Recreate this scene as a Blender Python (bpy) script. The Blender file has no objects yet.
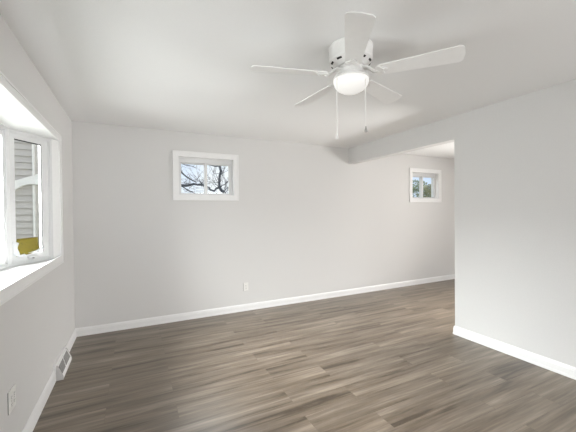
import bpy, bmesh, math, random
from mathutils import Vector, Matrix

# ------------------------------------------------------------------ camera, sky, lights, exposure
scene = bpy.context.scene
COL = scene.collection
YAW, PIT, ROL, FPX = 0.4566, -0.0109, -0.0097, 313.9
CAM = Vector((0.6137, -4.2438, 1.3816))
F0 = Vector((math.sin(YAW), math.cos(YAW), 0)); R0 = Vector((math.cos(YAW), -math.sin(YAW), 0)); U0 = Vector((0, 0, 1))
F = F0 * math.cos(PIT) + U0 * math.sin(PIT)
U1 = U0 * math.cos(PIT) - F0 * math.sin(PIT)
RR = R0 * math.cos(ROL) + U1 * math.sin(ROL)
UU = U1 * math.cos(ROL) - R0 * math.sin(ROL)
cam_d = bpy.data.cameras.new('camera')
cam_d.sensor_width = 36.0
cam_d.lens = FPX / 576.0 * 36.0
cam_d.clip_start = 0.05
cam = bpy.data.objects.new('camera', cam_d)
COL.objects.link(cam)
M = Matrix(((RR.x, UU.x, -F.x, CAM.x), (RR.y, UU.y, -F.y, CAM.y), (RR.z, UU.z, -F.z, CAM.z), (0, 0, 0, 1)))
cam.matrix_world = M
scene.camera = cam

world = bpy.data.worlds.new('sky'); scene.world = world
world.use_nodes = True
wn, wl = world.node_tree.nodes, world.node_tree.links
bg = wn['Background']
tc = wn.new('ShaderNodeTexCoord'); ns = wn.new('ShaderNodeTexNoise'); cr = wn.new('ShaderNodeValToRGB')
ns.inputs['Scale'].default_value = 3.5; ns.inputs['Detail'].default_value = 4
cr.color_ramp.elements[0].position = 0.30; cr.color_ramp.elements[0].color = (0.60, 0.74, 0.98, 1)
cr.color_ramp.elements[1].position = 0.56; cr.color_ramp.elements[1].color = (0.92, 0.95, 1.0, 1)
wl.new(tc.outputs['Generated'], ns.inputs['Vector']); wl.new(ns.outputs['Fac'], cr.inputs['Fac'])
wl.new(cr.outputs['Color'], bg.inputs['Color'])
bg.inputs['Strength'].default_value = 1.0


def area(name, loc, direction, sx, sy, power, col=(1, 1, 1), spread=180):
    d = bpy.data.lights.new(name, 'AREA')
    d.shape = 'RECTANGLE'; d.size = sx; d.size_y = sy; d.energy = power; d.color = col; d.spread = math.radians(spread)
    o = bpy.data.objects.new(name, d); COL.objects.link(o)
    o.location = loc
    o.rotation_euler = Vector(direction).to_track_quat('-Z', 'Y').to_euler()
    return o


area('daylight_bay_sky', (-2.3, -1.85, 2.9), (1, 0, -0.62), 2.4, 1.3, 275, (0.97, 0.985, 1.0), 105)
area('daylight_bay', (-1.5, -1.85, 1.6), (1, 0, 0), 2.2, 1.2, 38, (0.97, 0.985, 1.0), 120)
area('daylight_bay_ground', (-1.7, -1.85, 0.45), (1, 0, 0.55), 2.2, 1.0, 27, (0.97, 0.99, 1.0), 120)
area('fill_rear', (2.9, -6.35, 1.2), (-0.62, 1, 0.2), 1.2, 1.8, 55, (1.0, 0.99, 0.97))  # added fill lamp behind the camera, shining in through the rear opening
area('fill_far_high', (9.6, -2.6, 3.3), (-1, 0, -0.55), 2.4, 1.4, 215, (1.0, 0.985, 0.965), 80)  # extra lamp out of view, added to brighten the far floor
area('fill_far_low', (7.8, -2.6, 0.2), (-1, 0, 0.7), 2.2, 0.9, 74, (1.0, 0.985, 0.965), 110)  # lamp added out of view, aimed up to lift the far ceiling
area('daylight_far_room', (7.6, -2.6, 1.3), (-1, -0.1, 0), 2.2, 1.4, 16, (1.0, 0.985, 0.965), 120)
area('daylight_back_window', (1.6, 1.6, 3.15), (0, -1, -0.62), 1.9, 1.3, 105, (0.96, 0.98, 1.0))

vs = scene.view_settings
vs.view_transform = 'Standard'; vs.look = 'None'; vs.gamma = 1.0; vs.use_curve_mapping = False
vs.exposure = 0.17

# ------------------------------------------------------------------ helpers


def mat(name, color, rough=0.6, metal=0.0, noise=0.0, nscale=60.0, bump=0.0, emit=None, estr=0.0, spec=None):
    m = bpy.data.materials.new(name); m.use_nodes = True
    nt = m.node_tree; b = nt.nodes['Principled BSDF']
    b.inputs['Base Color'].default_value = (*color, 1); b.inputs['Roughness'].default_value = rough
    b.inputs['Metallic'].default_value = metal
    if spec is not None: b.inputs['Specular IOR Level'].default_value = spec
    t = nt.nodes.new('ShaderNodeTexCoord'); n = nt.nodes.new('ShaderNodeTexNoise')
    n.inputs['Scale'].default_value = nscale; n.inputs['Detail'].default_value = 4
    nt.links.new(t.outputs['Object'], n.inputs['Vector'])
    if noise > 0:
        r = nt.nodes.new('ShaderNodeValToRGB')
        r.color_ramp.elements[0].color = (*[c * (1 - noise) for c in color], 1)
        r.color_ramp.elements[1].color = (*[min(1, c * (1 + noise)) for c in color], 1)
        r.color_ramp.elements[0].position = 0.3; r.color_ramp.elements[1].position = 0.7
        nt.links.new(n.outputs['Fac'], r.inputs['Fac']); nt.links.new(r.outputs['Color'], b.inputs['Base Color'])
    if bump > 0:
        bp = nt.nodes.new('ShaderNodeBump'); bp.inputs['Strength'].default_value = bump; bp.inputs['Distance'].default_value = 0.002
        nt.links.new(n.outputs['Fac'], bp.inputs['Height']); nt.links.new(bp.outputs['Normal'], b.inputs['Normal'])
    if emit:
        b.inputs['Emission Color'].default_value = (*emit, 1); b.inputs['Emission Strength'].default_value = estr
    return m


def glass_mat():
    m = bpy.data.materials.new('window_glass'); m.use_nodes = True
    nt = m.node_tree; nt.nodes.clear()
    o = nt.nodes.new('ShaderNodeOutputMaterial'); mx = nt.nodes.new('ShaderNodeMixShader')
    tr = nt.nodes.new('ShaderNodeBsdfTransparent'); gl = nt.nodes.new('ShaderNodeBsdfGlossy'); fr = nt.nodes.new('ShaderNodeLayerWeight')
    gl.inputs['Roughness'].default_value = 0.02; fr.inputs['Blend'].default_value = 0.5; pw = nt.nodes.new('ShaderNodeMath'); pw.operation = 'POWER'; pw.inputs[1].default_value = 5.0; ma = nt.nodes.new('ShaderNodeMath'); ma.operation = 'MULTIPLY_ADD'; ma.inputs[1].default_value = 0.7; ma.inputs[2].default_value = 0.025
    tr.inputs['Color'].default_value = (0.97, 0.985, 0.98, 1)
    nt.links.new(fr.outputs['Facing'], pw.inputs[0]); nt.links.new(pw.outputs[0], ma.inputs[0]); nt.links.new(ma.outputs[0], mx.inputs[0]); nt.links.new(tr.outputs[0], mx.inputs[1]); nt.links.new(gl.outputs[0], mx.inputs[2])
    nt.links.new(mx.outputs[0], o.inputs['Surface'])
    return m


def floor_mat():
    m = bpy.data.materials.new('vinyl_plank'); m.use_nodes = True
    nt = m.node_tree; N = nt.nodes.new; L = nt.links.new
    b = nt.nodes['Principled BSDF']
    t = N('ShaderNodeTexCoord')
    mp0 = N('ShaderNodeMapping'); mp0.inputs['Location'].default_value = (0.35, 0.05, 0)
    L(t.outputs['Object'], mp0.inputs['Vector'])
    br = N('ShaderNodeTexBrick')
    br.offset = 0.37; br.offset_frequency = 2; br.squash = 1.0
    br.inputs['Color1'].default_value = (0, 0, 0, 1); br.inputs['Color2'].default_value = (1, 1, 1, 1)
    br.inputs['Mortar'].default_value = (0.5, 0.5, 0.5, 1)
    br.inputs['Scale'].default_value = 1.0; br.inputs['Mortar Size'].default_value = 0.0011; br.inputs['Mortar Smooth'].default_value = 0.2
    br.inputs['Brick Width'].default_value = 1.22; br.inputs['Row Height'].default_value = 0.18
    L(mp0.outputs[0], br.inputs['Vector'])
    # per plank offset of the grain
    sc = N('ShaderNodeVectorMath'); sc.operation = 'SCALE'; sc.inputs['Scale'].default_value = 37.0
    L(br.outputs['Color'], sc.inputs[0])
    ad = N('ShaderNodeVectorMath'); ad.operation = 'ADD'
    L(mp0.outputs[0], ad.inputs[0]); L(sc.outputs[0], ad.inputs[1])
    mp1 = N('ShaderNodeMapping'); mp1.inputs['Scale'].default_value = (1.0, 14.0, 1.0); L(ad.outputs[0], mp1.inputs['Vector'])
    n1 = N('ShaderNodeTexNoise'); n1.inputs['Scale'].default_value = 1.0; n1.inputs['Detail'].default_value = 5; n1.inputs['Roughness'].default_value = 0.6
    n1.inputs['Distortion'].default_value = 0.3
    L(mp1.outputs[0], n1.inputs['Vector'])
    mp2 = N('ShaderNodeMapping'); mp2.inputs['Scale'].default_value = (3.0, 70.0, 1.0); L(ad.outputs[0], mp2.inputs['Vector'])
    n2 = N('ShaderNodeTexNoise'); n2.inputs['Scale'].default_value = 1.0; n2.inputs['Detail'].default_value = 3
    L(mp2.outputs[0], n2.inputs['Vector'])
    r1 = N('ShaderNodeValToRGB')
    e = r1.color_ramp.elements
    e[0].position = 0.345; e[0].color = (0.062, 0.042, 0.025, 1)
    e[1].position = 0.70; e[1].color = (0.262, 0.212, 0.162, 1)
    x = e.new(0.42); x.color = (0.124, 0.092, 0.062, 1)
    x = e.new(0.58); x.color = (0.186, 0.146, 0.107, 1)
    L(n1.outputs['Fac'], r1.inputs['Fac'])
    # fine grain
    ml = N('ShaderNodeMapRange'); ml.inputs['From Min'].default_value = 0.3; ml.inputs['From Max'].default_value = 0.7
    ml.inputs['To Min'].default_value = 0.78; ml.inputs['To Max'].default_value = 1.18
    L(n2.outputs['Fac'], ml.inputs['Value'])
    mu = N('ShaderNodeVectorMath'); mu.operation = 'SCALE'; L(r1.outputs['Color'], mu.inputs[0]); L(ml.outputs[0], mu.inputs['Scale'])
    # tone per plank
    sp = N('ShaderNodeSeparateColor'); L(br.outputs['Color'], sp.inputs[0])
    mr = N('ShaderNodeMapRange'); mr.inputs['To Min'].default_value = 0.94; mr.inputs['To Max'].default_value = 1.06
    L(sp.outputs[0], mr.inputs['Value'])
    mu2 = N('ShaderNodeVectorMath'); mu2.operation = 'SCALE'; L(mu.outputs[0], mu2.inputs[0]); L(mr.outputs[0], mu2.inputs['Scale'])
    mx = N('ShaderNodeMix'); mx.data_type = 'RGBA'
    L(br.outputs['Fac'], mx.inputs[0]); L(mu2.outputs[0], mx.inputs[6]); mx.inputs[7].default_value = (0.13, 0.098, 0.068, 1)
    L(mx.outputs[2], b.inputs['Base Color'])
    b.inputs['Roughness'].default_value = 0.34
    b.inputs['Specular IOR Level'].default_value = 0.85
    bp = N('ShaderNodeBump'); bp.inputs['Strength'].default_value = 0.25; bp.inputs['Distance'].default_value = 0.002
    ms = N('ShaderNodeMath'); ms.operation = 'SUBTRACT'; L(n2.outputs['Fac'], ms.inputs[0]); L(br.outputs['Fac'], ms.inputs[1])
    L(ms.outputs[0], bp.inputs['Height']); L(bp.outputs['Normal'], b.inputs['Normal'])
    return m


WALL = mat('wall_paint', (0.685, 0.675, 0.66), 0.85, noise=0.012, nscale=90, bump=0.05)
CEIL = mat('ceiling_paint', (0.84, 0.835, 0.825), 0.9, noise=0.01, nscale=120, bump=0.05)
TRIM = mat('trim_paint', (0.83, 0.825, 0.815), 0.4, noise=0.01, nscale=40)
VINYL = mat('white_vinyl', (0.71, 0.71, 0.705), 0.35, noise=0.008, nscale=30)
FLOOR = floor_mat()
GLASS = glass_mat()
FANW = mat('fan_white', (0.86, 0.85, 0.83), 0.35, noise=0.01, nscale=30)
BLADE = mat('blade_white', (0.90, 0.89, 0.875), 0.4, noise=0.012, nscale=25)
DARK = mat('dark_slot', (0.03, 0.028, 0.025), 0.8, noise=0.1)
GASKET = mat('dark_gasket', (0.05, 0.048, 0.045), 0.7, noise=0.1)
METAL = mat('nickel', (0.42, 0.41, 0.40), 0.35, 0.8, noise=0.05)
BOWL = mat('lit_glass_bowl', (0.8, 0.79, 0.77), 0.3, noise=0.005, emit=(1.0, 0.985, 0.95), estr=0.32)
PLATE = mat('outlet_plastic', (0.80, 0.79, 0.76), 0.35, noise=0.01)
GRILLE = mat('register_grey', (0.22, 0.215, 0.205), 0.6, noise=0.08, nscale=200)
BARK = mat('bark', (0.085, 0.095, 0.115), 0.9, noise=0.4, nscale=12, bump=0.4)


def link(name, bm, m, parent=None, smooth=False):
    bmesh.ops.recalc_face_normals(bm, faces=bm.faces)
    me = bpy.data.meshes.new(name); bm.to_mesh(me); bm.free()
    for p in me.polygons: p.use_smooth = smooth
    o = bpy.data.objects.new(name, me)
    if m: me.materials.append(m)
    COL.objects.link(o)
    if parent: o.parent = parent
    return o


def smooth_angle(o, deg=35):
    me = o.data
    for p in me.polygons: p.use_smooth = True
    bm = bmesh.new(); bm.from_mesh(me)
    for e in bm.edges:
        if len(e.link_faces) == 2 and e.calc_face_angle(0) > math.radians(deg): e.smooth = False
    bm.to_mesh(me); bm.free()


def structure(o):
    o['kind'] = 'structure'; return o


def tag(o, label, cat, group=None, kind=None):
    o['label'] = label; o['category'] = cat
    if group: o['group'] = group
    if kind: o['kind'] = kind
    return o


def empty(name, loc, rotz=0.0):
    o = bpy.data.objects.new(name, None); o.location = loc; o.rotation_euler = (0, 0, rotz)
    o.empty_display_size = 0.1
    COL.objects.link(o); return o


def box(bm, a, b, T=None, bev=0.0):
    r = bmesh.ops.create_cube(bm, size=1.0)
    vsl = r['verts']
    c = [(a[i] + b[i]) / 2 for i in range(3)]; s = [abs(b[i] - a[i]) for i in range(3)]
    for v in vsl:
        v.co = Vector((c[0] + v.co.x * s[0], c[1] + v.co.y * s[1], c[2] + v.co.z * s[2]))
    if bev > 0:
        es = list({e for v in vsl for e in v.link_edges})
        rr = bmesh.ops.bevel(bm, geom=es, offset=bev, segments=2, affect='EDGES', profile=0.5)
        vsl = list({v for f in rr['faces'] for v in f.verts} | {v for v in vsl if v.is_valid})
    if T is not None:
        for v in vsl: v.co = T @ v.co
    return vsl


def prism(bm, pts, d, T=None):
    """polygon pts (3-D) extruded by vector d"""
    d = Vector(d)
    a = [bm.verts.new(Vector(p)) for p in pts]; b = [bm.verts.new(Vector(p) + d) for p in pts]
    n = len(pts)
    bm.faces.new(a); bm.faces.new(b[::-1])
    for i in range(n): bm.faces.new((a[i], b[i], b[(i + 1) % n], a[(i + 1) % n]))
    if T is not None:
        for v in a + b: v.co = T @ v.co
    return a + b


def lathe(bm, prof, seg=48, c=(0, 0, 0)):
    """prof: (r,z) pairs; r=0 closes"""
    rings = []
    for r, z in prof:
        if r < 1e-6: rings.append([bm.verts.new((c[0], c[1], c[2] + z))])
        else: rings.append([bm.verts.new((c[0] + r * math.cos(2 * math.pi * k / seg), c[1] + r * math.sin(2 * math.pi * k / seg), c[2] + z)) for k in range(seg)])
    for A, B in zip(rings, rings[1:]):
        for k in range(seg):
            k2 = (k + 1) % seg
            if len(A) == 1 and len(B) == 1: continue
            if len(A) == 1: bm.faces.new((A[0], B[k], B[k2]))
            elif len(B) == 1: bm.faces.new((A[k], A[k2], B[0]))
            else: bm.faces.new((A[k], A[k2], B[k2], B[k]))


def tube(bm, pts, radii, seg=6):
    pts = [Vector(p) for p in pts]
    if not isinstance(radii, (list, tuple)): radii = [radii] * len(pts)
    rings = []
    up = None
    for i, p in enumerate(pts):
        d = (pts[min(i + 1, len(pts) - 1)] - pts[max(i - 1, 0)]).normalized()
        if up is None: up = d.orthogonal().normalized()
        up = (up - d * up.dot(d)); up = up.normalized() if up.length > 1e-6 else d.orthogonal().normalized()
        s = d.cross(up)
        rings.append([bm.verts.new(p + (up * math.cos(2 * math.pi * k / seg) + s * math.sin(2 * math.pi * k / seg)) * radii[i]) for k in range(seg)])
    for A, B in zip(rings, rings[1:]):
        for k in range(seg): bm.faces.new((A[k], A[(k + 1) % seg], B[(k + 1) % seg], B[k]))
    bm.faces.new(rings[0][::-1]); bm.faces.new(rings[-1])


# ------------------------------------------------------------------ room shell
H = 2.44
XB, ZB, YO = 3.8316, 2.1814, -1.9155        # partition face, header underside, partition end
TW = 0.12
YR = -6.0                                    # rear wall
XF = 7.1                                     # far room's right wall
T = 0.15
W = [(1.067, 1.9316, 1.555, 2.190), (5.2146, 6.0691, 1.555, 2.190)]   # casing outlines of the two high windows
CW = 0.060
HOLES = [(x0 + CW, x1 - CW, z0 + CW, z1 - CW) for x0, x1, z0, z1 in W]
BY0, BY1, BZ0, BZ1 = -2.905, -0.715, 0.934, 2.105   # bay opening

bm = bmesh.new(); box(bm, (-T, YR - T, -0.1), (XF + T, T, 0)); structure(link('floor', bm, FLOOR))
bm = bmesh.new(); box(bm, (-T, YR - T, H), (XF + T, T, H + 0.1)); structure(link('ceiling', bm, CEIL))

bm = bmesh.new()
(a0, a1, z0, z1), (b0, b1, _, _) = HOLES
box(bm, (-T, 0, 0), (XF + T, T, z0)); box(bm, (-T, 0, z1), (XF + T, T, H))
box(bm, (-T, 0, z0), (a0, T, z1)); box(bm, (a1, 0, z0), (b0, T, z1)); box(bm, (b1, 0, z0), (XF + T, T, z1))
structure(link('wall_back', bm, WALL))

bm = bmesh.new()
box(bm, (-T, YR - T, 0), (0, 0, BZ0)); box(bm, (-T, YR - T, BZ1), (0, 0, H))
box(bm, (-T, YR - T, BZ0), (0, BY0, BZ1)); box(bm, (-T, BY1, BZ0), (0, 0, BZ1))
structure(link('wall_left', bm, WALL))

bm = bmesh.new()
box(bm, (XB, YR, 0), (XB + TW, YO, H)); box(bm, (XB, YO, ZB), (XB + TW, 0, H))
structure(link('wall_right', bm, WALL))

bm = bmesh.new()   # rear wall behind the camera, with an unseen opening added to let light in
box(bm, (0, YR - T, 0), (0.3, YR, H)); box(bm, (0.3, YR - T, 0), (3.5, YR, 0.3)); box(bm, (0.3, YR - T, 2.25), (3.5, YR, H))
box(bm, (3.5, YR - T, 0), (XF + T, YR, H))
structure(link('wall_rear', bm, WALL))
bm = bmesh.new()
box(bm, (XF, YR, 0), (XF + T, -3.8, H)); box(bm, (XF, -1.4, 0), (XF + T, 0, H))
box(bm, (XF, -3.8, 0), (XF + T, -1.4, 0.05)); box(bm, (XF, -3.8, 2.2), (XF + T, -1.4, H))  # unseen opening, cut almost to the floor to admit the far lamps
structure(link('wall_far', bm, WALL))

# baseboards: profile (out from wall, z)
BP = [(0, 0), (0.016, 0), (0.016, 0.018), (0.0135, 0.024), (0.0135, 0.066), (0.011, 0.072), (0.0115, 0.079), (0.006, 0.090), (0.004, 0.0946), (0, 0.0946)]


def baseboard(name, path, closed=False):
    """path: floor points; the board lies to the left of the walking direction, mitred"""
    bm = bmesh.new(); P = [Vector((p[0], p[1], 0)) for p in path]; n = len(P)
    rings = []
    for i in range(n):
        d0 = (P[i] - P[i - 1]).normalized() if i > 0 else (P[1] - P[0]).normalized()
        d1 = (P[i + 1] - P[i]).normalized() if i < n - 1 else d0
        n0 = Vector((-d0.y, d0.x, 0)); n1 = Vector((-d1.y, d1.x, 0))
        m = (n0 + n1).normalized(); m = m / max(0.3, m.dot(n0))
        rings.append([bm.verts.new(P[i] + m * o + Vector((0, 0, z))) for o, z in BP])
    k = len(BP)
    for A, B in zip(rings, rings[1:]):
        for j in range(k): bm.faces.new((A[j], A[(j + 1) % k], B[(j + 1) % k], B[j]))
    bm.faces.new(rings[0][::-1]); bm.faces.new(rings[-1])
    return structure(link(name, bm, TRIM))


baseboard('baseboard_left', [(0, -0.0165), (0, YR)])
baseboard('baseboard_back', [(XF, 0), (0, 0)])
baseboard('baseboard_right', [(XB + TW, YR), (XB + TW, YO), (XB, YO), (XB, YR)][::-1])

# ------------------------------------------------------------------ high slider windows in the back wall


def high_window(name, x0, x1, z0, z1):
    bm = bmesh.new()
    t = 0.014
    # flat casing with a raised outer band and a bead on the inside edge
    for (p, q) in (((x0, z0), (x1, z0 + CW)), ((x0, z1 - CW), (x1, z1)), ((x0, z0 + CW), (x0 + CW, z1 - CW)), ((x1 - CW, z0 + CW), (x1, z1 - CW))):
        box(bm, (p[0], -t, p[1]), (q[0], 0.0, q[1]))
    bw = 0.012
    for (p, q) in (((x0, z0), (x1, z0 + bw)), ((x0, z1 - bw), (x1, z1)), ((x0, z0 + bw), (x0 + bw, z1 - bw)), ((x1 - bw, z0 + bw), (x1, z1 - bw))):
        box(bm, (p[0], -t - 0.005, p[1]), (q[0], -t, q[1]))
    root = structure(link(name, bm, TRIM))
    a0, a1, c0, c1 = x0 + CW, x1 - CW, z0 + CW, z1 - CW
    # jamb liner
    bm = bmesh.new(); e = 0.012
    box(bm, (a0, -0.012, c0), (a1, 0.075, c0 + e)); box(bm, (a0, -0.012, c1 - e), (a1, 0.075, c1))
    box(bm, (a0, -0.012, c0 + e), (a0 + e, 0.075, c1 - e)); box(bm, (a1 - e, -0.012, c0 + e), (a1, 0.075, c1 - e))
    link('jamb', bm, TRIM, root)
    # vinyl frame
    bm = bmesh.new(); f, ft, fb = 0.030, 0.062, 0.012
    y0, y1 = 0.060, 0.14
    A0, A1, C0, C1 = a0 + e, a1 - e, c0 + e, c1 - e
    box(bm, (A0, y0, C0), (A1, y1, C0 + fb)); box(bm, (A0, y0, C1 - ft), (A1, y1, C1))
    box(bm, (A0, y0, C0 + fb), (A0 + f, y1, C1 - ft)); box(bm, (A1 - f, y0, C0 + fb), (A1, y1, C1 - ft))
    link('window_frame', bm, VINYL, root)
    # two sashes, each a frame with its pane
    mx = (A0 + A1) / 2
    for (s0, s1, ya, yb) in ((A0 + f, mx + 0.017, 0.104, 0.134), (mx - 0.017, A1 - f, 0.068, 0.104)):
        bm = bmesh.new(); g = 0.026 if s0 > A0 + f + 0.1 else 0.024
        zb, zt = C0 + fb, C1 - ft
        gl = 0.034 if s0 > A0 + f + 0.1 else 0.014
        gr = 0.014 if s0 > A0 + f + 0.1 else 0.034
        box(bm, (s0, ya, zb), (s1, yb, zb + 0.014)); box(bm, (s0, ya, zt - 0.014), (s1, yb, zt))
        box(bm, (s0, ya, zb + 0.014), (s0 + gl, yb, zt - 0.014)); box(bm, (s1 - gr, ya, zb + 0.014), (s1, yb, zt - 0.014))
        s = link('sash', bm, VINYL, root)
        bm = bmesh.new(); ym = (ya + yb) / 2
        box(bm, (s0 + gl, ym - 0.002, zb + 0.014), (s1 - gr, ym + 0.002, zt - 0.014))
        link('pane', bm, GLASS, s)
    return root


high_window('window_2', *W[0])
high_window('window_3', *W[1])

# ------------------------------------------------------------------ bay window in the left wall
A = Vector((-0.26, -1.09, 0)); DS = Vector((0.5708, 0.8211, 0)); DN = Vector((0.8211, -0.5708, 0))
LS = 0.385
ymid = (BY0 + BY1) / 2
bm = bmesh.new()
c0, c1, d0, d1, t = BY0 - 0.06, BY1 + 0.06, 0.932, 2.118, 0.010
for (p, q) in (((c0, d0), (c1, 1.008)), ((c0, 2.058), (c1, d1)), ((c0, 1.008), (BY0, 2.058)), ((BY1, 1.008), (c1, 2.058))):
    box(bm, (0, p[0], p[1]), (t, q[0], q[1]))
w = 0.012
for (p, q) in (((c0, d0), (c1, d0 + w)), ((c0, d1 - w), (c1, d1)), ((c0, d0 + w), (c0 + w, d1 - w)), ((c1 - w, d0 + w), (c1, d1 - w))):
    box(bm, (t, p[0], p[1]), (t + 0.004, q[0], q[1]))
box(bm, (t, c0 + w, 0.998), (t + 0.003, c1 - w, 1.008)); 
bay = structure(link('window_1', bm, TRIM))


def bay_outline(inset=0.0):
    P0 = A + DS * LS
    return [(0.0, BY1), (P0.x, P0.y), (A.x, A.y), (A.x, 2 * ymid - A.y), (P0.x, 2 * ymid - P0.y), (0.0, BY0)]


OUTL = [(0.0, BY1), (-0.10, BY1 + 0.0), (A.x - 0.07, A.y + 0.06), (A.x - 0.07, 2 * ymid - A.y - 0.06), (-0.10, BY0), (0.0, BY0)]
bm = bmesh.new(); prism(bm, [(x, y, 0.934) for x, y in OUTL], (0, 0, 0.046)); link('seat_board', bm, TRIM, bay)
bm = bmesh.new(); prism(bm, [(x, y, 2.0625) for x, y in OUTL], (0, 0, 0.05)); link('head_board', bm, TRIM, bay)
for mir in (False, True):
    fy = (lambda y: 2 * ymid - y) if mir else (lambda y: y)
    P0 = A + DS * LS
    pts = [(0.0, BY1), (P0.x, P0.y), (P0.x - 0.05, P0.y + 0.07), (-0.08, BY1)]
    pts = [(x, fy(y), 0.980) for x, y in pts]
    bm = bmesh.new(); prism(bm, pts, (0, 0, 1.0825)); link('jamb', bm, TRIM, bay)
    # corner post between side and front unit
    pts = [(A.x, A.y - 0.018), (A.x + 0.006, A.y), (A.x + DS.x * 0.012, A.y + DS.y * 0.012), (A.x - 0.075, A.y + 0.06), (A.x - 0.075, A.y - 0.018)]
    pts = [(x, fy(y), 0.980) for x, y in pts]
    bm = bmesh.new(); prism(bm, pts, (0, 0, 1.0825)); link('corner_post', bm, VINYL, bay)


def unit(origin, d, n, length, g0, g1, zlo, zhi, gz0, gz1, gasket=True):
    """one casement unit; local axes: s along d, n into the room"""
    Tm = Matrix(((d.x, n.x, 0, origin.x), (d.y, n.y, 0, origin.y), (0, 0, 1, 0), (0, 0, 0, 1)))
    fr = bmesh.new(); f = 0.020
    for (a, b) in (((0, zlo), (length, zlo + f)), ((0, zhi - f), (length, zhi)), ((0, zlo + f), (f, zhi - f)), ((length - f, zlo + f), (length, zhi - f))):
        box(fr, (a[0], -0.048, a[1]), (b[0], 0.0, b[1]), Tm)
    # stop beads
    for (a, b) in (((f, zlo + f), (length - f, zlo + f + 0.008)), ((f, zhi - f - 0.008), (length - f, zhi - f)), ((f, zlo + f + 0.008), (f + 0.007, zhi - f - 0.008)), ((length - f - 0.007, zlo + f + 0.008), (length - f, zhi - f - 0.008))):
        box(fr, (a[0], -0.03, a[1]), (b[0], -0.006, b[1]), Tm)
    fro = link('window_frame', fr, VINYL, bay)
    s = bmesh.new()
    for (a, b) in (((f, zlo + f), (length - f, gz0)), ((f, gz1), (length - f, zhi - f)), ((f, gz0), (g0, gz1)), ((g1, gz0), (length - f, gz1))):
        box(s, (a[0], -0.040, a[1]), (b[0], -0.012, b[1]), Tm)
    so = link('sash', s, VINYL, bay)
    if gasket:
        k = bmesh.new(); q = 0.006
        box(k, (g0, -0.016, gz1 - q), (g1, -0.0115, gz1 + 0.003), Tm)
        box(k, (g1 - q * 0.45, -0.016, gz0), (g1 + 0.002, -0.0115, gz1 - q), Tm)
        link('gasket', k, GASKET, so)
    p = bmesh.new(); box(p, (g0, -0.030, gz0), (g1, -0.026, gz1), Tm); link('pane', p, GLASS, so)
    return Tm, so


TM, side_sash = unit(A, DS, DN, LS, 0.062, 0.292, 0.982, 2.0615, 1.060, 1.990)
Bm = Vector((A.x, 2 * ymid - A.y, 0)); P0 = A + DS * LS; P0m = Vector((P0.x, 2 * ymid - P0.y, 0))
dm = (Bm - P0m).normalized(); unit(P0m, dm, Vector((0.8211, 0.5708, 0)), LS, 0.112, 0.342, 0.982, 2.0615, 1.060, 1.990, False)
fl = (A.y - 0.02) - (Bm.y + 0.02)
for k in range(2):
    unit(Vector((A.x, Bm.y + 0.02 + k * fl / 2, 0)), Vector((0, 1, 0)), Vector((1, 0, 0)), fl / 2 - 0.0005, 0.045, fl / 2 - 0.045, 0.982, 2.0615, 1.050, 1.990, False)

# crank handle on the bottom rail of the side sash
bm = bmesh.new()
box(bm, (0.150, -0.012, 1.022), (0.215, 0.012, 1.042), TM, bev=0.004)
tube(bm, [TM @ Vector((0.185, 0.010, 1.030)), TM @ Vector((0.19, 0.022, 1.028)), TM @ Vector((0.225, 0.026, 1.034))], [0.005, 0.0045, 0.004], 8)
hd = link('crank_handle', bm, VINYL, side_sash)
bm = bmesh.new()
tube(bm, [TM @ Vector((0.180, 0.012, 1.026)), TM @ Vector((0.180, 0.026, 1.024))], 0.006, 10)
link('crank_knob', bm, METAL, hd)

# yellow sticker, peeling at its lower left, over a scrap of white film
STK = bpy.data.materials.new('yellow_sticker'); STK.use_nodes = True
nt = STK.node_tree; b = nt.nodes['Principled BSDF']; b.inputs['Roughness'].default_value = 0.45
tcx = nt.nodes.new('ShaderNodeUVMap')
br = nt.nodes.new('ShaderNodeTexBrick'); br.offset = 0.43; br.squash = 0.6; br.squash_frequency = 3
br.inputs['Scale'].default_value = 1.0; br.inputs['Brick Width'].default_value = 0.11; br.inputs['Row Height'].default_value = 0.085
br.inputs['Mortar Size'].default_value = 0.027; br.inputs['Mortar Smooth'].default_value = 0.2
br.inputs['Color1'].default_value = (0.08, 0.065, 0.004, 1); br.inputs['Color2'].default_value = (0.26, 0.20, 0.01, 1); br.inputs['Mortar'].default_value = (0.25, 0.20, 0.010, 1)
nt.links.new(tcx.outputs['UV'], br.inputs['Vector']); nt.links.new(br.outputs['Color'], b.inputs['Base Color'])


def sheet(name, fn, nu, nv, m, parent, thick=0.0006):
    bm = bmesh.new(); uvl = bm.loops.layers.uv.new('UVMap')
    front = [[bm.verts.new(fn(i / nu, j / nv)) for i in range(nu + 1)] for j in range(nv + 1)]
    for j in range(nv):
        for i in range(nu):
            f = bm.faces.new((front[j][i], front[j][i + 1], front[j + 1][i + 1], front[j + 1][i]))
            for lp, (u, v) in zip(f.loops, ((i, j), (i + 1, j), (i + 1, j + 1), (i, j + 1))): lp[uvl].uv = (u / nu, v / nv)
    o = link(name, bm, m, parent, True)
    sm = o.modifiers.new('thickness', 'SOLIDIFY'); sm.thickness = thick; sm.offset = 0
    return o


def stick(u, v):
    s = 0.076 + u * 0.184 - 0.016 * (1 - v) * (1 - u)
    zlow = 1.048 + 0.034 * u * u; zhi = 1.190 + 0.004 * u
    return TM @ Vector((s, -0.022 + 0.012 * (1 - v) ** 2 + 0.003 * math.sin(3 * u), zlow + v * (zhi - zlow)))


o = sheet('sticker', stick, 12, 8, STK, side_sash); o['label'] = 'yellow printed sticker at the bottom of the glass'
FILM = mat('white_film', (0.74, 0.76, 0.78), 0.5, noise=0.03, nscale=40)
rnd = random.Random(4)
zz = [[rnd.uniform(-0.004, 0.004) for _ in range(9)] for _ in range(9)]


def film(u, v):
    s = 0.030 + u * 0.046 + 0.008 * math.sin(v * 7)
    return TM @ Vector((s, -0.004 + zz[int(v * 8)][int(u * 8)], 1.065 + v * 0.11 - 0.02 * u))


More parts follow.
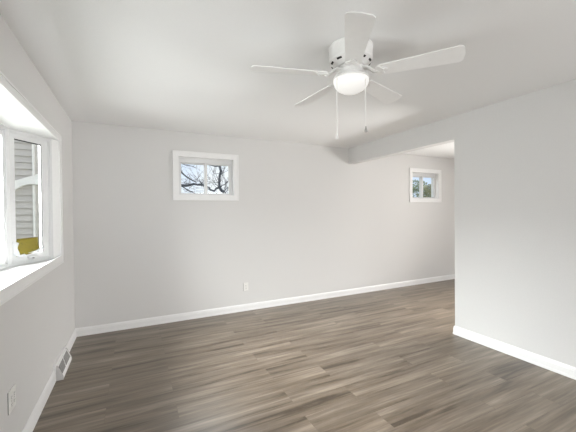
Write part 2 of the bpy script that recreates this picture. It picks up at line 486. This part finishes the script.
o = sheet('film_scrap', film, 8, 8, FILM, side_sash); o['label'] = 'crumpled white film scrap stuck beside the sticker'


def film2(u, v):
    s = 0.066 + u * 0.235
    return TM @ Vector((s, -0.006 + 0.004 * math.sin(9 * u + 2 * v), 1.043 + 0.052 * u * u + v * 0.018))


o = sheet('film_edge', film2, 14, 3, FILM, side_sash)

# ------------------------------------------------------------------ ceiling fan
FX, FY = 1.883, -2.600
fan = tag(empty('ceiling_fan', (FX, FY, H)), 'white five blade ceiling fan with lit bowl light, flush on the ceiling', 'ceiling fan')
bm = bmesh.new()
lathe(bm, [(0, 0), (0.138, 0), (0.141, -0.004), (0.141, -0.010), (0.137, -0.014), (0.137, -0.080), (0.139, -0.086), (0.137, -0.094), (0.100, -0.122), (0.092, -0.128), (0, -0.128)])
o = link('motor_housing', bm, FANW, fan); smooth_angle(o); house = o
# vent slots on the sloping underside
sl = math.atan2(0.028, 0.037)
for k in range(10):
    a = 2 * math.pi * (k + 0.5) / 10
    bm = bmesh.new()
    pts = []
    for j in range(7):
        t = a - 0.14 + 0.28 * j / 6
        pts.append((t, 0.1235))
    front = []
    for t, r in pts:
        for dr, dz in ((0.005, 0.0038), (-0.005, -0.0038)):
            zc = -0.094 - (0.137 - r) * (0.028 / 0.037)
            front.append(bm.verts.new(((r + dr) * math.cos(t), (r + dr) * math.sin(t), zc + dz - 0.0008)))
    for j in range(6): bm.faces.new((front[2 * j], front[2 * j + 1], front[2 * j + 3], front[2 * j + 2]))
    o = link('vent_slot', bm, DARK, house)
    sm = o.modifiers.new('t', 'SOLIDIFY'); sm.thickness = 0.003; sm.offset = 0
bm = bmesh.new()
lathe(bm, [(0, -0.120), (0.078, -0.120), (0.080, -0.128), (0.080, -0.150), (0.072, -0.158), (0.060, -0.162), (0.060, -0.188), (0, -0.188)])
o = link('switch_housing', bm, FANW, fan); smooth_angle(o)
bm = bmesh.new()
lathe(bm, [(0, -0.182), (0.066, -0.182), (0.100, -0.192), (0.114, -0.199), (0.115, -0.207), (0.111, -0.210), (0.108, -0.208), (0, -0.204)])
o = link('light_fitter', bm, FANW, fan); smooth_angle(o)
bm = bmesh.new()
prof = [(0.108, -0.206), (0.112, -0.210)]
for k in range(13):
    t = k / 12 * math.pi / 2
    prof.append((0.112 * math.cos(t) ** 1.2 if k < 12 else 0, -0.220 - 0.076 * math.sin(t)))
lathe(bm, prof); o = link('bowl_shade', bm, BOWL, fan, True)
o['label'] = 'glowing white glass bowl'

R_IN, R_OUT, PITCH = 0.168, 0.640, math.radians(12)


def blade_mesh():
    bm = bmesh.new()
    pts = []
    w0, w1 = 0.047, 0.070
    def corner(cx, cy, r, t0, t1, n=6):
        return [(cx + r * math.cos(t0 + (t1 - t0) * k / n), cy + r * math.sin(t0 + (t1 - t0) * k / n)) for k in range(n + 1)]
    hp = math.pi / 2
    pts += corner(R_OUT - 0.028, w1 - 0.028, 0.028, hp, 0)
    pts += [(R_OUT + 0.006, 0)]
    pts += corner(R_OUT - 0.028, -w1 + 0.028, 0.028, 0, -hp)
    pts += corner(R_IN + 0.015, -w0 + 0.015, 0.015, -hp, -math.pi)
    pts += corner(R_IN + 0.015, w0 - 0.015, 0.015, math.pi, hp)
    prism(bm, [(x, y, -0.003) for x, y in pts], (0, 0, 0.006))
    bmesh.ops.recalc_face_normals(bm, faces=bm.faces)
    # pitch about the blade's long axis: +y edge (leading) lower
    Rm = Matrix.Rotation(-PITCH, 3, 'X')
    for v in bm.verts: v.co = Rm @ v.co
    return bm


def iron_mesh():
    bm = bmesh.new()
    Rm = Matrix.Rotation(-PITCH, 4, 'X') @ Matrix.Translation((0, 0, -0.0065))
    # scrolled plate under the blade root
    pts = []
    for k in range(32):
        t = 2 * math.pi * k / 32
        r = 0.030 + 0.009 * math.cos(3 * t)
        pts.append((0.188 + 1.1 * r * math.cos(t), 1.25 * r * math.sin(t), -0.003))
    prism(bm, pts, (0, 0, 0.006), Rm)
    for (x, y) in ((0.205, 0.016), (0.205, -0.016), (0.172, 0)):
        v0 = len(bm.verts)
        lathe(bm, [(0, -0.008), (0.004, -0.0075), (0.006, -0.004), (0.006, 0.001), (0, 0.001)], 10, (x, y, 0))
        bm.verts.ensure_lookup_table()
        for v in bm.verts[v0:]: v.co = Rm @ v.co
    # twin curved arms back to the motor
    for s in (-1, 1):
        tube(bm, [(0.070, s * 0.014, 0.036), (0.100, s * 0.020, 0.032), (0.122, s * 0.026, 0.018), (0.142, s * 0.022, -0.002), (0.165, s * 0.010, -0.008)], [0.008, 0.007, 0.006, 0.006, 0.005], 8)
    tube(bm, [(0.065, 0, 0.038), (0.10, 0, 0.036), (0.120, 0, 0.022)], [0.012, 0.010, 0.004], 8)
    return bm


PH0 = 2.868
ZBL = 2.262 - H
b0 = i0 = None
for k in range(5):
    a = PH0 + k * 2 * math.pi / 5
    if b0 is None:
        b0 = link('blade', blade_mesh(), BLADE, fan); i0 = link('blade_iron', iron_mesh(), FANW, fan, True); smooth_angle(i0, 40)
        bo, io = b0, i0
    else:
        bo = b0.copy(); io = i0.copy()
        for q in (bo, io): COL.objects.link(q); q.parent = fan
    bo.location = io.location = (0, 0, ZBL)
    bo.rotation_euler = io.rotation_euler = (0, 0, a)


def pull(px, py, zb, m, lab):
    bm = bmesh.new()
    z0 = -0.175
    tube(bm, [(px * 0.62, py * 0.62, z0), (px * 0.9, py * 0.9, z0 - 0.006), (px, py, z0 - 0.022), (px, py, zb + 0.03)], 0.0022, 6)
    n = int((z0 - 0.03 - zb) / 0.0085)
    for q in range(n):
        bmesh.ops.create_icosphere(bm, subdivisions=1, radius=0.0032, matrix=Matrix.Translation((px, py, z0 - 0.03 - q * 0.0085)))
    ch = link('pull_chain', bm, FANW, fan)
    bm = bmesh.new()
    lathe(bm, [(0, 0.034), (0.003, 0.033), (0.004, 0.022), (0.0085, 0.010), (0.010, 0.002), (0.008, -0.003), (0, -0.004)], 16, (px, py, zb))
    o = link('pull_fob', bm, m, ch, True); o['label'] = lab
    return ch


rt = Vector((math.cos(YAW), -math.sin(YAW))); fw = Vector((math.sin(YAW), math.cos(YAW)))
p = rt * -0.1005 - fw * 0.060; pull(p.x, p.y, 1.842 - H, FANW, 'white bell shaped fob')
p = rt * 0.0745 - fw * 0.080; pull(p.x, p.y, 1.880 - H, METAL, 'grey metal bell shaped fob')

# ------------------------------------------------------------------ floor register and outlets
reg = tag(empty('floor_register', (0, -0.86, 0)), 'white metal baseboard heat register on the floor against left wall', 'heat register')
y0, y1 = -0.20, 0.20
prof = [(0.0165, 0.0), (0.064, 0.0), (0.064, 0.026), (0.026, 0.118), (0.0165, 0.118)]
bm = bmesh.new(); prism(bm, [(x, y0 + 0.004, z) for x, z in prof], (0, 0.392, 0)); link('body', bm, TRIM, reg)
# back flange that runs up the wall
bm = bmesh.new(); box(bm, (0.0005, y0 - 0.012, 0.0955), (0.0165, y1 + 0.012, 0.135)); link('flange', bm, TRIM, reg)
# end caps
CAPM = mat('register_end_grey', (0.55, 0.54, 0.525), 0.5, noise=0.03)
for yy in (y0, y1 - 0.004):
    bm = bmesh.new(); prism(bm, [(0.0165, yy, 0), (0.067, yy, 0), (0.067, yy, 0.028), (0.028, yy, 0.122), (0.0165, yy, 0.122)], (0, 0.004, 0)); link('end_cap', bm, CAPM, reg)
# two grilles on the sloping face, with angled ends
sd = Vector((0.026 - 0.064, 0, 0.118 - 0.026)); nn = Vector((0.092, 0, 0.038)).normalized()
b0_ = Vector((0.064, 0, 0.026))


def slope(y, t): return b0_ + sd * t + Vector((0, y, 0)) + nn * 0.0008


for pts in (((-0.185, 0.22), (-0.050, 0.22), (-0.010, 0.90), (-0.185, 0.90)), ((-0.022, 0.22), (0.165, 0.22), (0.165, 0.90), (0.018, 0.90))):
    bm = bmesh.new(); prism(bm, [slope(y, t) for y, t in pts], nn * 0.0015); g = link('grille', bm, GRILLE, reg)
    bm = bmesh.new()
    ys = [q[0] for q in pts]
    k = min(ys) + 0.012
    while k < max(ys) - 0.004:
        # vertical fins clipped to the opening
        ts = []
        for j in range(41):
            tt = 0.22 + 0.68 * j / 40
            lo = pts[0][0] + (pts[3][0] - pts[0][0]) * (tt - 0.22) / 0.68; hi = pts[1][0] + (pts[2][0] - pts[1][0]) * (tt - 0.22) / 0.68
            if lo < k < hi - 0.002: ts.append(tt)
        if len(ts) > 4:
            prism(bm, [slope(k, ts[0]) + nn * 0.0015, slope(k, ts[-1]) + nn * 0.0015, slope(k + 0.003, ts[-1]) + nn * 0.0015, slope(k + 0.003, ts[0]) + nn * 0.0015], nn * 0.0025)
        k += 0.014
    link('fin', bm, mat('register_fin', (0.40, 0.39, 0.375), 0.5, noise=0.03), g)
bm = bmesh.new(); box(bm, (-0.004, -0.003, 0), (0.004, 0.003, 0.016), Matrix.Translation(slope(-0.03, 0.5)), bev=0.001); link('damper_lever', bm, TRIM, reg)


def outlet(name, loc, rotz, w, h, label):
    """local frame: x across the plate, -y out of the wall"""
    r = tag(empty(name, loc, rotz), label, 'outlet')
    bm = bmesh.new(); box(bm, (-w / 2, -0.007, -h / 2), (w / 2, -0.0015, h / 2), bev=0.002); link('cover_plate', bm, PLATE, r)
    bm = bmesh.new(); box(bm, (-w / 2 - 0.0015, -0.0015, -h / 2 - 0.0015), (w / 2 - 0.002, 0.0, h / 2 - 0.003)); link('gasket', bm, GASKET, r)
    cols = [0] if w < 0.09 else [-0.023, 0.023]
    for cx in cols:
        for s in (-1, 1):
            bm = bmesh.new(); pts = []
            for k in range(24):
                t = 2 * math.pi * k / 24
                pts.append((cx + max(-0.0135, min(0.0135, 0.0175 * math.cos(t))), -0.007, s * 0.0195 + 0.0165 * math.sin(t)))
            prism(bm, pts, (0, -0.002, 0)); rc = link('receptacle', bm, PLATE, r)
            bm = bmesh.new()
            for (dx, hh) in ((-0.006, 0.0085), (0.006, 0.007)):
                box(bm, (cx + dx - 0.0012, -0.0094, s * 0.0195 + 0.003 - hh / 2), (cx + dx + 0.0012, -0.0085, s * 0.0195 + 0.003 + hh / 2))
            box(bm, (cx - 0.0024, -0.0094, s * 0.0195 - 0.010), (cx + 0.0024, -0.0085, s * 0.0195 - 0.006))
            link('slots', bm, DARK, rc)
    for cx in cols:
        bm = bmesh.new(); lathe(bm, [(0, 0.002), (0.002, 0.0018), (0.003, 0.0), (0.003, -0.001), (0, -0.001)], 12)
        Rm = Matrix.Translation((cx, -0.007, 0)) @ Matrix.Rotation(math.pi / 2, 4, 'X')
        for v in bm.verts: v.co = Rm @ v.co
        link('screw', bm, METAL, r)
    return r


outlet('electrical_outlet', (2.022, 0, 0.338), 0, 0.070, 0.115, 'white duplex outlet low on the back wall under the left window')
outlet('electrical_outlet', (0, -2.048, 0.380), math.pi / 2, 0.10, 0.118, 'white wall outlet plate low on the left wall below the bay window')

# ------------------------------------------------------------------ outdoors
GROUND = mat('lawn', (0.16, 0.18, 0.10), 0.95, noise=0.3, nscale=3)
bm = bmesh.new(); box(bm, (-25, 0.2, -0.75), (35, 40, -0.7)); box(bm, (-25, -20, -0.75), (-0.4, 0.2, -0.7))
structure(link('ground', bm, GROUND))

SIDE = mat('grey_siding', (0.55, 0.51, 0.47), 0.6, noise=0.04, nscale=8)
hs = tag(empty('neighbor_house', (-1.0, 2.5, -0.7)), 'grey house with lap siding seen through the angled bay window', 'house')
bm = bmesh.new()
zc = 0.0; lap = 0.110
while zc < 3.6:
    prism(bm, [(-6.0, 0.0, zc), (-6.0, -0.030, zc), (-6.0, -0.004, zc + lap), (-6.0, 0.0, zc + lap)], (6.075, 0, 0)); zc += lap
box(bm, (-6.0, 0.0, 0), (0.075, 0.2, 3.65))
link('siding', bm, SIDE, hs)
CB = mat('corner_board_white', (0.90, 0.87, 0.82), 0.6, noise=0.02)
bm = bmesh.new(); box(bm, (0.075, -0.040, 0), (0.100, 0.2, 3.65)); link('corner_board', bm, CB, hs)
bm = bmesh.new(); box(bm, (0.100, 0.03, 0), (0.40, 0.2, 3.65)); link('rear_wing', bm, SIDE, hs)
bm = bmesh.new(); box(bm, (-6.2, -0.15, 3.65), (0.45, 1.6, 3.80)); link('eave', bm, CB, hs)
# white arched trim
bm = bmesh.new(); pts = []
for k in range(13):
    t = k / 12
    pts.append((-0.20 + 0.40 * t - 0.0, -0.02, 2.46 + 0.14 * math.sin(min(1, t * 1.6) * math.pi / 2)))
low = pts
up = [(x, y, 2.635 + 0.16 * ((x + 0.20) / 0.40)) for x, y, z in low][::-1]
prism(bm, [(x, y, z) for x, y, z in low] + up, (0, -0.06, 0))
link('arched_trim', bm, CB, hs)

# bare trees beyond the back wall, limbs through given points, random twigs
def at(px, py, Y):
    d = F + RR * ((px - 288) / FPX) - UU * ((py - 216) / FPX)
    return CAM + d * ((Y - CAM.y) / d.y)


def bare_tree(seed, limbs, label, name='bare_tree', twigs=2):
    rn = random.Random(seed); bm = bmesh.new()
    def twig(p, d, L, r, depth):
        pts = [p]; q = p.copy(); dd = d.copy()
        n = 4
        for k in range(n):
            dd = (dd + Vector((rn.uniform(-.25, .25), rn.uniform(-.25, .25), rn.uniform(-.15, .28)))).normalized()
            q = q + dd * (L / n); pts.append(q.copy())
        tube(bm, pts, [r * (1 - 0.17 * k) for k in range(n + 1)], 4)
        if depth > 0:
            for k in range(2):
                i = rn.randint(1, n)
                nd = (dd + Vector((rn.uniform(-1, 1), rn.uniform(-1, 1), rn.uniform(-.5, .8)))).normalized()
                twig(pts[i], nd, L * 0.6, r * 0.6, depth - 1)
    for pts, r0, r1 in limbs:
        pts = [Vector(p) for p in pts]; n = len(pts)
        fine = []
        for k in range(n - 1):
            for j in range(3):
                t = j / 3; w = pts[k].lerp(pts[k + 1], t)
                if k + j > 0: w += Vector((rn.uniform(-.03, .03), rn.uniform(-.05, .05), rn.uniform(-.03, .03)))
                fine.append(w)
        fine.append(pts[-1])
        m = len(fine)
        tube(bm, fine, [r0 + (r1 - r0) * k / (m - 1) for k in range(m)], 8)
        for k in range(1, m):
            if fine[k].z < 1.2: continue
            for _ in range(twigs):
                d = (fine[k] - fine[k - 1]).normalized()
                nd = (d * 0.4 + Vector((rn.uniform(-1, 1), rn.uniform(-.7, .7), rn.uniform(-.6, 1)))).normalized()
                twig(fine[k].lerp(fine[k - 1], rn.random()), nd, rn.uniform(.3, .8), min(0.010, r1 * 0.4), 1)
    o = link(name, bm, BARK, None, True)
    tag(o, label, 'tree')
    return o


Y1 = 5.0
base = at(231, 200, Y1); g = Vector((base.x + 0.5, Y1, -0.72))
bare_tree(3, [([g, at(233, 203, Y1), at(226, 195, Y1), at(219.5, 187, Y1), at(219.2, 176, Y1), at(221, 160, Y1), at(223, 120, Y1)], 0.055, 0.026),
              ([at(219.5, 187, Y1), at(213, 191, Y1), at(207, 187, Y1), at(200, 181, Y1)], 0.030, 0.016),
              ([at(221, 166, Y1), at(214, 166, Y1), at(208, 164, Y1), at(200, 160, Y1)], 0.018, 0.010),
              ([at(221, 187, Y1), at(226, 183, Y1), at(231, 176, Y1)], 0.018, 0.010)],
          'bare tree with a forked trunk, in the right pane of the left high window')
Y2 = 9.5
g = at(150, 190, Y2); g = Vector((g.x, Y2, -0.72))
bare_tree(9, [([g, at(152, 195, Y2), at(165, 187, Y2), at(182, 185.5, Y2), at(193, 184.5, Y2), at(205, 185, Y2)], 0.080, 0.035),
              ([at(158, 191, Y2), at(165, 170, Y2), at(176, 166, Y2), at(186, 176, Y2), at(196, 182, Y2)], 0.045, 0.024),
              ([at(165, 187, Y2), at(176, 183, Y2), at(184, 188, Y2), at(196, 194, Y2)], 0.035, 0.02),
              ([at(160, 190, Y2), at(168, 165, Y2), at(182, 163, Y2), at(196, 168, Y2)], 0.024, 0.012)],
          'bare tree with a level limb, in the left pane of the left high window')

LEAF = mat('evergreen_leaf', (0.22, 0.27, 0.13), 0.7, noise=0.55, nscale=2.5)


def shrub(seed, c, rad, hgt, n, label, m):
    rn = random.Random(seed); bm = bmesh.new()
    for _ in range(n):
        u = Vector((rn.gauss(0, 1), rn.gauss(0, 1), rn.gauss(0, 1))).normalized() * rn.uniform(0.55, 1) ** 0.6
        p = Vector(c) + Vector((u.x * rad, u.y * rad, hgt * (0.52 + 0.5 * u.z)))
        t = Vector((rn.gauss(0, 1), rn.gauss(0, 1), rn.gauss(0, 1))).normalized(); s = t.orthogonal().normalized()
        L = rn.uniform(0.035, 0.075); w = L * 0.5
        bm.faces.new([bm.verts.new(p - t * L), bm.verts.new(p + s * w), bm.verts.new(p + t * L), bm.verts.new(p - s * w)])
    me = bpy.data.meshes.new('foliage'); bm.to_mesh(me); bm.free(); me.materials.append(m)
    r = tag(empty('evergreen_shrub', c), label, 'shrub')
    f = bpy.data.objects.new('foliage', me); COL.objects.link(f); f.parent = r; f.matrix_parent_inverse = Matrix.Translation(-Vector(c))
    bm = bmesh.new(); tube(bm, [(0, 0, 0), (0.05, 0.03, hgt * 0.4), (0, 0, hgt * 0.7)], [0.05, 0.03, 0.012], 8); link('stem', bm, BARK, r)


LEAF2 = mat('olive_leaf', (0.34, 0.34, 0.20), 0.7, noise=0.5, nscale=3)
pA = at(415, 205, 7.5); shrub(1, (pA.x, 7.5, -0.70), 1.3, 3.65, 9000, 'dark green evergreen in the left pane of the right high window', LEAF)
pB = at(429, 205, 4.2); shrub(2, (pB.x, 4.2, -0.70), 0.55, 3.1, 3400, 'olive green shrub in the right pane of the right high window', LEAF2)
